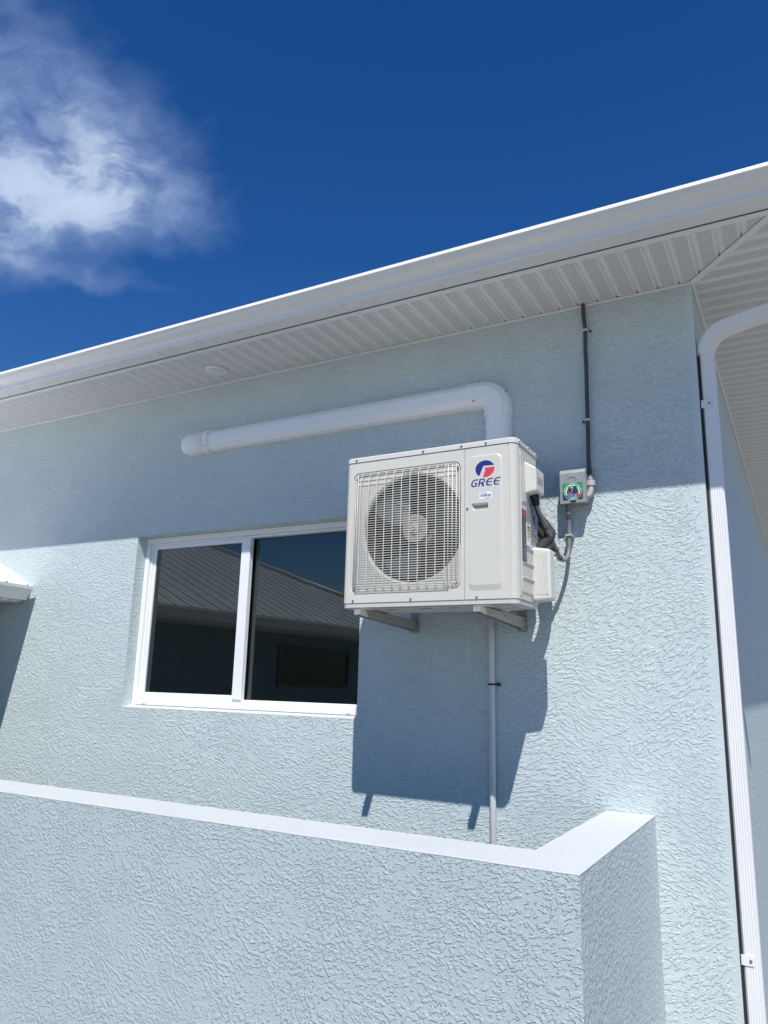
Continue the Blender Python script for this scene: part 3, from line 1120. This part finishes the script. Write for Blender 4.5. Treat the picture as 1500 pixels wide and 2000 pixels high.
m_.stroke([(1.02, .92), (.66, .93), (.34, .88), (.15, .70), (.09, .5), (.14, .26), (.34, .10), (.60, .07), (.90, .10)],
          [.12, .14, .17, .22, .25, .22, .17, .14, .14], lfn(0))
m_.stroke([(.86, .02), (.86, .52)], .22, lfn(0)); m_.stroke([(.56, .47), (.96, .47)], .13, lfn(0))
ox = .044
m_.stroke([(.12, .0), (.12, 1.0)], .25, lfn(ox))
m_.stroke([(.12, .93), (.6, .93), (.84, .86), (.92, .72), (.84, .56), (.6, .47), (.2, .46)], [.14, .14, .18, .22, .18, .14, .13], lfn(ox))
m_.stroke([(.50, .47), (.95, .0)], .25, lfn(ox))
letterE(.089); letterE(.133)
part('lettering', m_, 'logo_blue', ac)
m_ = MB(); m_.box(-1.514, -1.442, RF-.0008, RF+.001, 1.005, 1.045)
stk = part('sticker', m_, 'sticker_white', ac)
text_mesh('sticker_text', 'INVERTER', .0165, 'sticker_ink', stk, (-1.478, RF-.0015, 1.024), (1, 0, 0), (0, 0, 1), .25, .0004, .82)
m_ = MB()
def sfn(u, v): return (-1.478+u, RF-.0013, 1.024+v)
m_.stroke([(-.012+.017*math.cos(R(a)), .002+.014*math.sin(R(a))) for a in range(20, 175, 12)], .0028, sfn)
m_.stroke([(.012+.017*math.cos(R(a)), -.001+.014*math.sin(R(a))) for a in range(200, 355, 12)], .0022, sfn)
part('sticker_arc', m_, 'sticker_ink', stk)

# ------------------------------------------------------------------ brackets
def bracket(xb, label):
    t = thing('wall_bracket', label, 'bracket', (xb, 0, .40), 'brackets carrying the air conditioner')
    w = .021
    zt = AZ0-.030
    tip = -.748
    m_ = MB()
    side = [(-.006, .335), (-.10, .345), (tip+.02, zt-.036), (tip, zt-.030), (tip, zt-.003), (-.006, zt-.003)]
    for sx in (-w, w-.0035):
        m_.prism(side, 'x', xb+sx, xb+sx+.0035)
    m_.box(xb-w-.0005, xb+w+.0005, tip+.0005, -.006, zt-.0028, zt+.0005)
    m_.box(xb-w+.0037, xb+w-.0037, tip, tip+.004, zt-.030, zt-.004)
    part('arm', m_, 'bracket_paint', t)
    m_ = MB()
    m_.box(xb-.030, xb+.030, -.0055, -.001, .325, .62, .001)
    m_.prism([(-.0056, .33), (-.05, .335), (-.05, zt-.006), (-.0056, zt-.006)], 'x', xb+w+.0002, xb+w+.004)
    part('wall_plate', m_, 'bracket_paint', t)
    for y, z in ((-.03, .352), (-.03, .388)):
        q = MB(); q.disc((xb+w+.004, y, z), (1, 0, 0), .009, .008, 6); part('bolt', q, 'screw_steel', t)
    for y in (-.60, -.38):
        q = MB(); q.disc((xb+w, y, zt-.022), (1, 0, 0), .004, .004, 8); part('bolt', q, 'screw_steel', t)
    return t
bracket(-2.256, 'cream steel bracket under the fan side of the air conditioner, nearer the window')
bracket(-1.514, 'cream steel bracket under the emblem side of the air conditioner, nearer the drain pipe')

# ------------------------------------------------------------------ line-set cover
duct = thing('duct_cover', 'white plastic pipe cover on the wall above the window, turning down to the air conditioner', 'duct cover', (-1.65, 0, 1.35))
def duct_prof(w, dpt):
    """half section: across (-w/2..w/2), out"""
    h_ = w/2
    return [(-h_, .0), (-h_, dpt*.35), (-h_+.012, dpt*.68), (-h_+.045, dpt*.97), (-h_+.06, dpt), (h_-.06, dpt), (h_-.045, dpt*.97), (h_-.012, dpt*.68), (h_, dpt*.35), (h_, .0)]
def duct_h(name, x0, x1, zc, w, dpt):
    m_ = MB(); m_.prism([(-o, zc+a_) for a_, o in duct_prof(w, dpt)], 'x', x0, x1); return part(name, m_, 'duct_white', duct)
duct_h('channel', -4.17, -1.80, 1.904, .178, .085)
m_ = MB()
m_.prism([(-1.653+a_, -o) for a_, o in duct_prof(.172, .085)], 'z', 1.25, 1.79)
part('channel', m_, 'duct_white', duct)
# elbow: section turned about the inside corner
m_ = MB()
zc, xc_ = 1.904, -1.653
prof = duct_prof(.188, .092)
rr = .10
rings = []
path = [(-1.86, zc, 0)]
rb = .108
cxx, czz = xc_-rb, zc-rb
for k in range(0, 13):
    a = R(90-90*k/12)
    path.append((cxx+rb*math.cos(a), czz+rb*math.sin(a), 90*k/12))
path.append((xc_, 1.735, 90))
for x, z, an in path:
    a = R(an)
    nx, nz = math.sin(a), math.cos(a)
    rings.append([m_.bm.verts.new((x+nx*p[0], -p[1], z+nz*p[0])) for p in prof])
for A2, B2 in zip(rings, rings[1:]):
    for i in range(len(prof)-1):
        f = m_.bm.faces.new((A2[i], A2[i+1], B2[i+1], B2[i])); f.smooth = False
m_.bm.faces.new(rings[0]); m_.bm.faces.new(rings[-1][::-1])
part('elbow', m_, 'duct_white', duct)
# end cap at the left
m_ = MB()
prof = duct_prof(.192, .093)
rings = []
for k in range(9):
    t = k/8
    x = -4.155 - .19*t if k < 1 else -4.155-.19-.10*math.sin(R(90*(k-1)/7))
    s = 1.0 if k < 2 else max(.12, math.cos(R(84*(k-1)/7)))**.55
    rings.append([m_.bm.verts.new((x, -p[1]*(.35+.65*s), 1.904+p[0]*s)) for p in prof])
for A2, B2 in zip(rings, rings[1:]):
    for i in range(len(prof)-1):
        f = m_.bm.faces.new((A2[i], A2[i+1], B2[i+1], B2[i])); f.smooth = True
m_.bm.faces.new(rings[0]); m_.bm.faces.new(rings[-1][::-1])
part('end_cap', m_, 'duct_white', duct)
duct_h('collar', -4.185, -4.1405, 1.904, .200, .0965)
for x, z, y in ((-4.33, 1.855, -.075), (-4.16, 1.855, -.090), (-1.80, 1.85, -.089), (-1.575, 1.88, -.082), (-1.77, 1.985, -.06), (-1.60, 1.77, -.07)):
    q = MB(); q.disc((x, y, z), (0, -1, 0), .006, .006, 10); part('screw', q, 'screw_steel', duct)

# ------------------------------------------------------------------ disconnect box
bx0, bx1, bz0, bz1, by = -1.228, -1.073, 1.086, 1.305, -.115
box = thing('disconnect_box', 'small grey electrical disconnect box with a green sticker on the wall beside the air conditioner', 'electrical box', (-1.15, 0, 1.08))
m_ = MB()
m_.box(bx0+.006, bx1-.006, by+.008, -.001, bz0+.004, bz1-.018, .002)
part('enclosure', m_, 'grey_box', box)
m_ = MB()
m_.prism([(by, bz0), (by, bz1-.035), (by+.012, bz1-.012), (by+.05, bz1-.004), (-.002, bz1+.002), (-.002, bz1-.006), (by+.05, bz1-.012), (by+.016, bz1-.02), (by+.004, bz1-.038), (by+.004, bz0)], 'x', bx0+.0005, bx1-.0005)
for xs in (bx0-.0002, bx1-.0018):
    m_.prism([(by+.0005, bz0), (by+.0005, bz1-.036), (by+.0125, bz1-.013), (by+.05, bz1-.005), (-.02, bz1-.002), (-.02, bz0+.02)], 'x', xs, xs+.002)
m_.box(bx0, bx1, by-.0006, by+.02, bz0-.003, bz0+.0005, .0)
lidb = part('box_cover', m_, 'grey_box', box)
m_ = MB()
m_.tube([(-1.178, by-.0012, 1.230), (-1.178, by-.0012, 1.243), (-1.128, by-.0012, 1.243), (-1.124, by-.0012, 1.232), (-1.134, by-.0012, 1.222)], .0018, 5)
part('embossing', m_, 'grey_box', lidb)
m_ = MB(); m_.box(-1.165, -1.132, by-.004, by+.004, bz0+.003, bz0+.013, .001); m_.disc((-1.148, by-.003, bz0+.007), (0, -1, 0), .006, .004, 10)
part('hasp', m_, 'tie_black', box)
sc0 = (-1.1505, 1.1540)
m_ = MB()
def fl(dy):
    def fn(u, v): return (sc0[0]+u, by-.0008-dy, sc0[1]+v)
    return fn
m_.poly(rrect(-.0605, .0605, -.052, .000, .004)[0:0] + [(-.0605, .002), (-.0605, -.046), (-.055, -.052), (.055, -.052), (.0605, -.046), (.0605, .002)], fl(0))
sg = part('sticker', m_, 'green_dark', box)
m_ = MB(); m_.poly([(.0605, .002), (.0605, .048), (.055, .053), (-.055, .053), (-.0605, .048), (-.0605, .002)], fl(.0))
part('sticker_field', m_, 'green_mid', sg)
m_ = MB()
m_.stroke([(.052*math.cos(R(a)), .051*math.sin(R(a))-.002) for a in range(0, 361, 10)], .0032, fl(.0004))
m_.stroke([(.040*math.cos(R(a)), .040*math.sin(R(a))-.002) for a in range(0, 361, 10)], .0085, fl(.0004))
part('sticker_ring', m_, 'ring_pale', sg)
m_ = MB()
m_.poly([(-.026, .030), (-.026, -.022), (.026, -.018), (.026, .034)], fl(.0008))
part('sticker_print', m_, 'ink_navy', sg)
m_ = MB()
m_.stroke([(-.006, .022), (.000, .019), (-.002, .004), (-.010, -.014)], .0024, fl(.0012))
m_.stroke([(-.012, .023), (.004, .023)], .006, fl(.0014))
part('sticker_print', m_, 'cool_silver', sg)
m_ = MB()
m_.poly([(-.029, -.014), (-.026, -.003), (-.016, -.001), (-.011, -.014), (-.015, -.022), (-.026, -.022)], fl(.0012))
part('sticker_print', m_, 'cool_red', sg)
m_ = MB()
m_.poly([(.022, -.010), (.034, -.012), (.044, -.024), (.055, -.026), (.046, -.033), (.055, -.040), (.034, -.039), (.026, -.030)], fl(.0020))
part('sticker_print', m_, 'cool_red', sg)
m_ = MB(); m_.poly([(-.056, -.032), (-.046, -.020), (.03, -.016), (.036, -.034), (-.04, -.040)], fl(.0014))
part('sticker_print', m_, 'ink_navy', sg)
text_mesh('sticker_text', 'COOL', .0250, 'cool_blue', sg, (sc0[0]-.009, by-.0032, sc0[1]-.0285), (1, 0, .05), (0, 0, 1), .1, .0012, 1.06)

# ------------------------------------------------------------------ flexible conduit from box to unit
flex = thing('flexible_conduit', 'grey flexible electrical conduit looping between the disconnect box and the air conditioner', 'conduit', (-1.2, -.1, .74))
fp = [(-1.268, -.470, 1.015), (-1.255, -.43, .955), (-1.240, -.35, .880), (-1.231, -.27, .815), (-1.226, -.20, .765), (-1.220, -.145, .738), (-1.208, -.09, .750), (-1.200, -.058, .800), (-1.197, -.05, .880), (-1.196, -.05, .96), (-1.193, -.062, 1.03), (-1.190, -.07, 1.055)]
m_ = MB(); m_.tube(bez(fp, 8), .0125, 12)
part('hose', m_, 'grey_conduit', flex)
m_ = MB()
m_.disc((-1.275, -.475, 1.060), (.1, .25, -1), .026, .02, 8); m_.disc((-1.272, -.470, 1.045), (.1, .3, -1), .021, .045, 12)
part('connector', m_, 'tie_black', flex)
m_ = MB()
m_.disc((-1.190, -.072, 1.088), (0, 0, -1), .024, .016, 8); m_.disc((-1.190, -.072, 1.074), (0, .1, -1), .019, .05, 12)
part('connector', m_, 'grey_conduit', flex)
def zip_tie(p, d, r, parent, tail=(.02, -.012, .004)):
    m_ = MB(); a = Vector(d).normalized(); ref = Vector((0, 0, 1)).cross(a).normalized(); b = a.cross(ref)
    m_.tube([Vector(p)+ref*r*math.cos(2*math.pi*k/14)+b*r*math.sin(2*math.pi*k/14) for k in range(14)], .0028, 5, closed=True)
    q = Vector(p)+ref*r
    m_.tube([q, q+Vector(tail)], .0024, 5)
    part('cable_tie', m_, 'tie_black', parent)
zip_tie((-1.243, -.365, .893), (.01, .08, -.06), .0185, flex, (.028, -.006, .012))
zip_tie((-1.228, -.225, .785), (.005, .07, -.05), .0150, flex, (.010, .012, .03))
zip_tie((-1.225, -.165, .745), (.01, .06, -.02), .016, flex, (-.045, .0, -.012))
m_ = MB()
m_.box(-1.217, -1.176, -.068, -.0015, .893, .905, .001)
m_.disc((-1.228, -.0015, .899), (0, -1, 0), .010, .008, 10)
m_.box(-1.236, -1.217, -.004, -.0012, .893, .905)
part('clamp', m_, 'clamp_zinc', flex)

cable = bez([(-1.282, -.47, 1.02), (-1.272, -.44, .965), (-1.262, -.40, .905), (-1.258, -.36, .872), (-1.262, -.31, .845)], 8)
m_ = MB(); m_.tube(cable, .0065, 8)
cbl = part('control_cable', m_, 'tie_black', flex)

# ------------------------------------------------------------------ insulated refrigerant pipes
pipes = thing('insulated_pipe', 'black foam insulated refrigerant pipes curving behind the air conditioner toward the wall', 'pipe', (-1.3, -.3, .75))
for k, (dz, dx) in enumerate(((0, 0), (.055, .004), (-.06, -.006))):
    m_ = MB()
    m_.tube(bez([(-1.30, -.355, .700+dz), (-1.262+dx, -.325, .765+dz), (-1.252+dx, -.27, .810+dz), (-1.285+dx, -.20, .86+dz), (-1.40, -.13, 1.0+dz), (-1.56-.03*k, -.075, 1.22), (-1.64-.03*k, -.055, 1.30)], 7), .030, 12)
    part('pipe_run', m_, 'foam_black', pipes)
m_ = MB(); m_.tube(bez([(-1.285, -.36, .64), (-1.25, -.31, .68), (-1.235, -.25, .72), (-1.255, -.17, .78), (-1.33, -.13, .9)], 7), .006, 8)
part('pipe_run', m_, 'pvc_white', pipes)

# ------------------------------------------------------------------ black conduit from the soffit
cond = thing('electrical_conduit', 'thin black conduit running down the wall from the soffit to the grey box', 'conduit', (-1.065, -.03, 1.2))
m_ = MB()
cp = [(-1.069, -.028, 2.43), (-1.068, -.028, 2.33), (-1.062, -.026, 2.228), (-1.063, -.032, 2.1), (-1.061, -.035, 1.965), (-1.064, -.032, 1.80), (-1.0665, -.026, 1.625), (-1.066, -.034, 1.48), (-1.0665, -.04, 1.359), (-1.058, -.045, 1.245)]
m_.tube(bez(cp, 6), .0128, 12)
part('tube', m_, 'black_conduit', cond)
m_ = MB()
m_.tube([(-1.058, -.045, 1.262), (-1.057, -.046, 1.225)], [.013, .0165], 12)
m_.disc((-1.0565, -.046, 1.228), (0, 0, -1), .026, .032, 8)
m_.tube(bez([(-1.0565, -.047, 1.20), (-1.056, -.050, 1.17), (-1.064, -.053, 1.140), (-1.080, -.055, 1.128)], 6), .0165, 10)
part('fitting', m_, 'grey_pvc', cond)
for z, s, xx in ((2.225, 1, -1.062), (1.623, -1, -1.0665)):
    m_ = MB()
    m_.box(xx-.0155, xx+.0155, -.0455, -.0015, z-.007, z+.007, .001)
    m_.box(min(xx+s*.014, xx+s*.038), max(xx+s*.014, xx+s*.038), -.0042, -.0012, z-.007, z+.007)
    cl = part('clamp', m_, 'clamp_zinc', cond)
    q = MB(); q.disc((xx+s*.029, -.0042, z-.001), (0, -1, 0), .008, .009, 8); part('screw', q, 'label_black', cl)

# ------------------------------------------------------------------ drain pipe
drain = thing('drain_pipe', 'thin white plastic drain pipe running down the wall below the air conditioner', 'pipe', (-1.707, -.03, GZ))
m_ = MB(); m_.tube([(-1.709, -.026, .60), (-1.708, -.026, .2), (-1.7065, -.026, -.4), (-1.705, -.026, GZ+.05)], .0195, 14)
tubep = part('tube', m_, 'pvc_white', drain)
m_ = MB(); zz = .0; rnd = random.Random(5)
while zz > -.60:
    L_ = rnd.uniform(.006, .022)
    m_.box(-1.708, -1.7045, -.0466, -.0452, zz-L_, zz)
    zz -= L_+rnd.uniform(.006, .016)
part('printed_marks', m_, 'handle_grey', tubep)
m_ = MB()
m_.tube([(-1.7075+.0225*math.cos(R(a)), -.026+.0225*math.sin(R(a)), .008) for a in range(180, 361, 15)], .006, 6)
m_.disc((-1.668, -.0015, .008), (0, -1, 0), .011, .013, 10)
m_.box(-1.688, -1.668, -.005, -.0015, .001, .015)
part('clamp', m_, 'label_black', drain)

# ------------------------------------------------------------------ downspout on the corner
ds = thing('downspout', 'white rectangular rain downspout beside the outside corner of the house', 'downspout', (-.37, .07, GZ))
dx0, dx1, dy0, dy1 = -.409, -.327, .016, .094
def spout_sec(w, d, ribs=True):
    """corrugated rectangle section, centred"""
    P = []
    n = 4
    def edge(a, b, cnt, nrm):
        for k in range(cnt):
            t0 = k/cnt
            for s, o in ((.15, 0), (.4, -.0016), (.6, -.0016), (.85, 0)):
                t = t0+s/cnt
                P.append((a[0]+(b[0]-a[0])*t+nrm[0]*o, a[1]+(b[1]-a[1])*t+nrm[1]*o))
    c = .010
    edge((-w/2+c, -d/2), (w/2-c, -d/2), 5, (0, -1))
    edge((w/2, -d/2+c), (w/2, d/2-c), 4, (1, 0))
    edge((w/2-c, d/2), (-w/2+c, d/2), 5, (0, 1))
    edge((-w/2, d/2-c), (-w/2, -d/2+c), 4, (-1, 0))
    return P
w_, d_ = dx1-dx0, dy1-dy0
cxd, cyd = (dx0+dx1)/2, (dy0+dy1)/2
m_ = MB()
m_.prism([(cxd+p[0], cyd+p[1]) for p in spout_sec(w_, d_)], 'z', GZ+.05, 1.965, smooth=False)
part('pipe', m_, 'downspout_white', ds)
m_ = MB(); m_.box(XC+.001, dx0+.003, dy0+.001, dy0+.05, GZ+.05, 1.94)  # black strip added to stand for the dark gap at the wall corner
part('dark_gap_strip', m_, 'gap_black', ds)
# pleated elbow, arm and upper elbow
m_ = MB()
sec = [(-.5, -.5), (-.36, -.52), (.36, -.52), (.5, -.5), (.52, -.36), (.52, .36), (.5, .5), (.36, .52), (-.36, .52), (-.5, .5), (-.52, .36), (-.52, -.36)]
pathp = []
rb = .155; el = 78
cx2 = cxd+rb
z0 = 1.955
for k in range(0, 34):
    t = k/33
    a = R(180 - el*t)
    s = 1.03 + (.035 if k % 3 == 1 and 1 < k < 33 else -.03 if k % 3 == 2 and 1 < k < 32 else 0)
    pathp.append((cx2+rb*math.cos(a), z0+rb*math.sin(a), el*t, s))
xe_, ze_, _, _ = pathp[-1]
ta = R(90-el)
pathp.append((xe_+.075*math.cos(ta), ze_+.075*math.sin(ta), el, 1.04))
pathp.append((xe_+.078*math.cos(ta), ze_+.078*math.sin(ta), el, .98))
Larm = .50
pathp.append((xe_+Larm*math.cos(ta), ze_+Larm*math.sin(ta), el, .98))
bx_, bz_ = xe_+Larm*math.cos(ta), ze_+Larm*math.sin(ta)
for k in range(1, 9):
    a = el*(1-k/8)
    pathp.append((bx_+.12*(math.sin(R(90-el+el*k/8))*0+math.cos(R(90-el))*k/8*.8), bz_+.12*k/8*(k/8), a, 1.0))
pathp.append((pathp[-1][0], 2.40, 0, 1.0))
rings = []
for x, z, an, s in pathp:
    a = R(an)
    # section axes: u in the bend plane (left of travel), v along y
    ux, uz = math.cos(a), -math.sin(a)
    rings.append([m_.bm.verts.new((x+ux*p[0]*w_*s, cyd+p[1]*d_*s, z+uz*p[0]*w_*s)) for p in sec])
for A2, B2 in zip(rings, rings[1:]):
    for i in range(len(sec)):
        m_.bm.faces.new((A2[i], A2[(i+1) % len(sec)], B2[(i+1) % len(sec)], B2[i]))
m_.bm.faces.new(rings[0][::-1]); m_.bm.faces.new(rings[-1])
part('elbow', m_, 'downspout_white', ds)
for z in (1.635, -1.30):
    m_ = MB()
    m_.box(dx0-.004, dx0+.052, dy0-.0045, dy0-.0015, z-.024, z+.024, .0008)
    m_.box(dx0-.006, dx0-.0025, dy0-.0045, dy1, z-.024, z+.024)
    st = part('strap', m_, 'downspout_white', ds)
    q = MB(); q.disc((dx0+.038, dy0-.0045, z), (0, -1, 0), .007, .005, 8); part('screw', q, 'screw_steel', st)

# ------------------------------------------------------------------ soffit light
sl_ = thing('soffit_light', 'round white downlight set in the vented soffit above the pipe cover', 'ceiling light', (-3.945, -.25, SZ))
m_ = MB(); m_.disc((-3.945, -.25, 2.4115), (0, 0, -1), .092, .012, 40, .082)
part('trim_ring', m_, 'white_paint', sl_)
m_ = MB(); m_.disc((-3.945, -.25, 2.3994), (0, 0, -1), .062, .004, 32, .056)
part('lens', m_, 'light_lens', sl_)

# report-friendly clean-up: nothing unused stays behind
for me in list(bpy.data.meshes):
    if me.users == 0: bpy.data.meshes.remove(me)
for cu in list(bpy.data.curves):
    if cu.users == 0: bpy.data.curves.remove(cu)
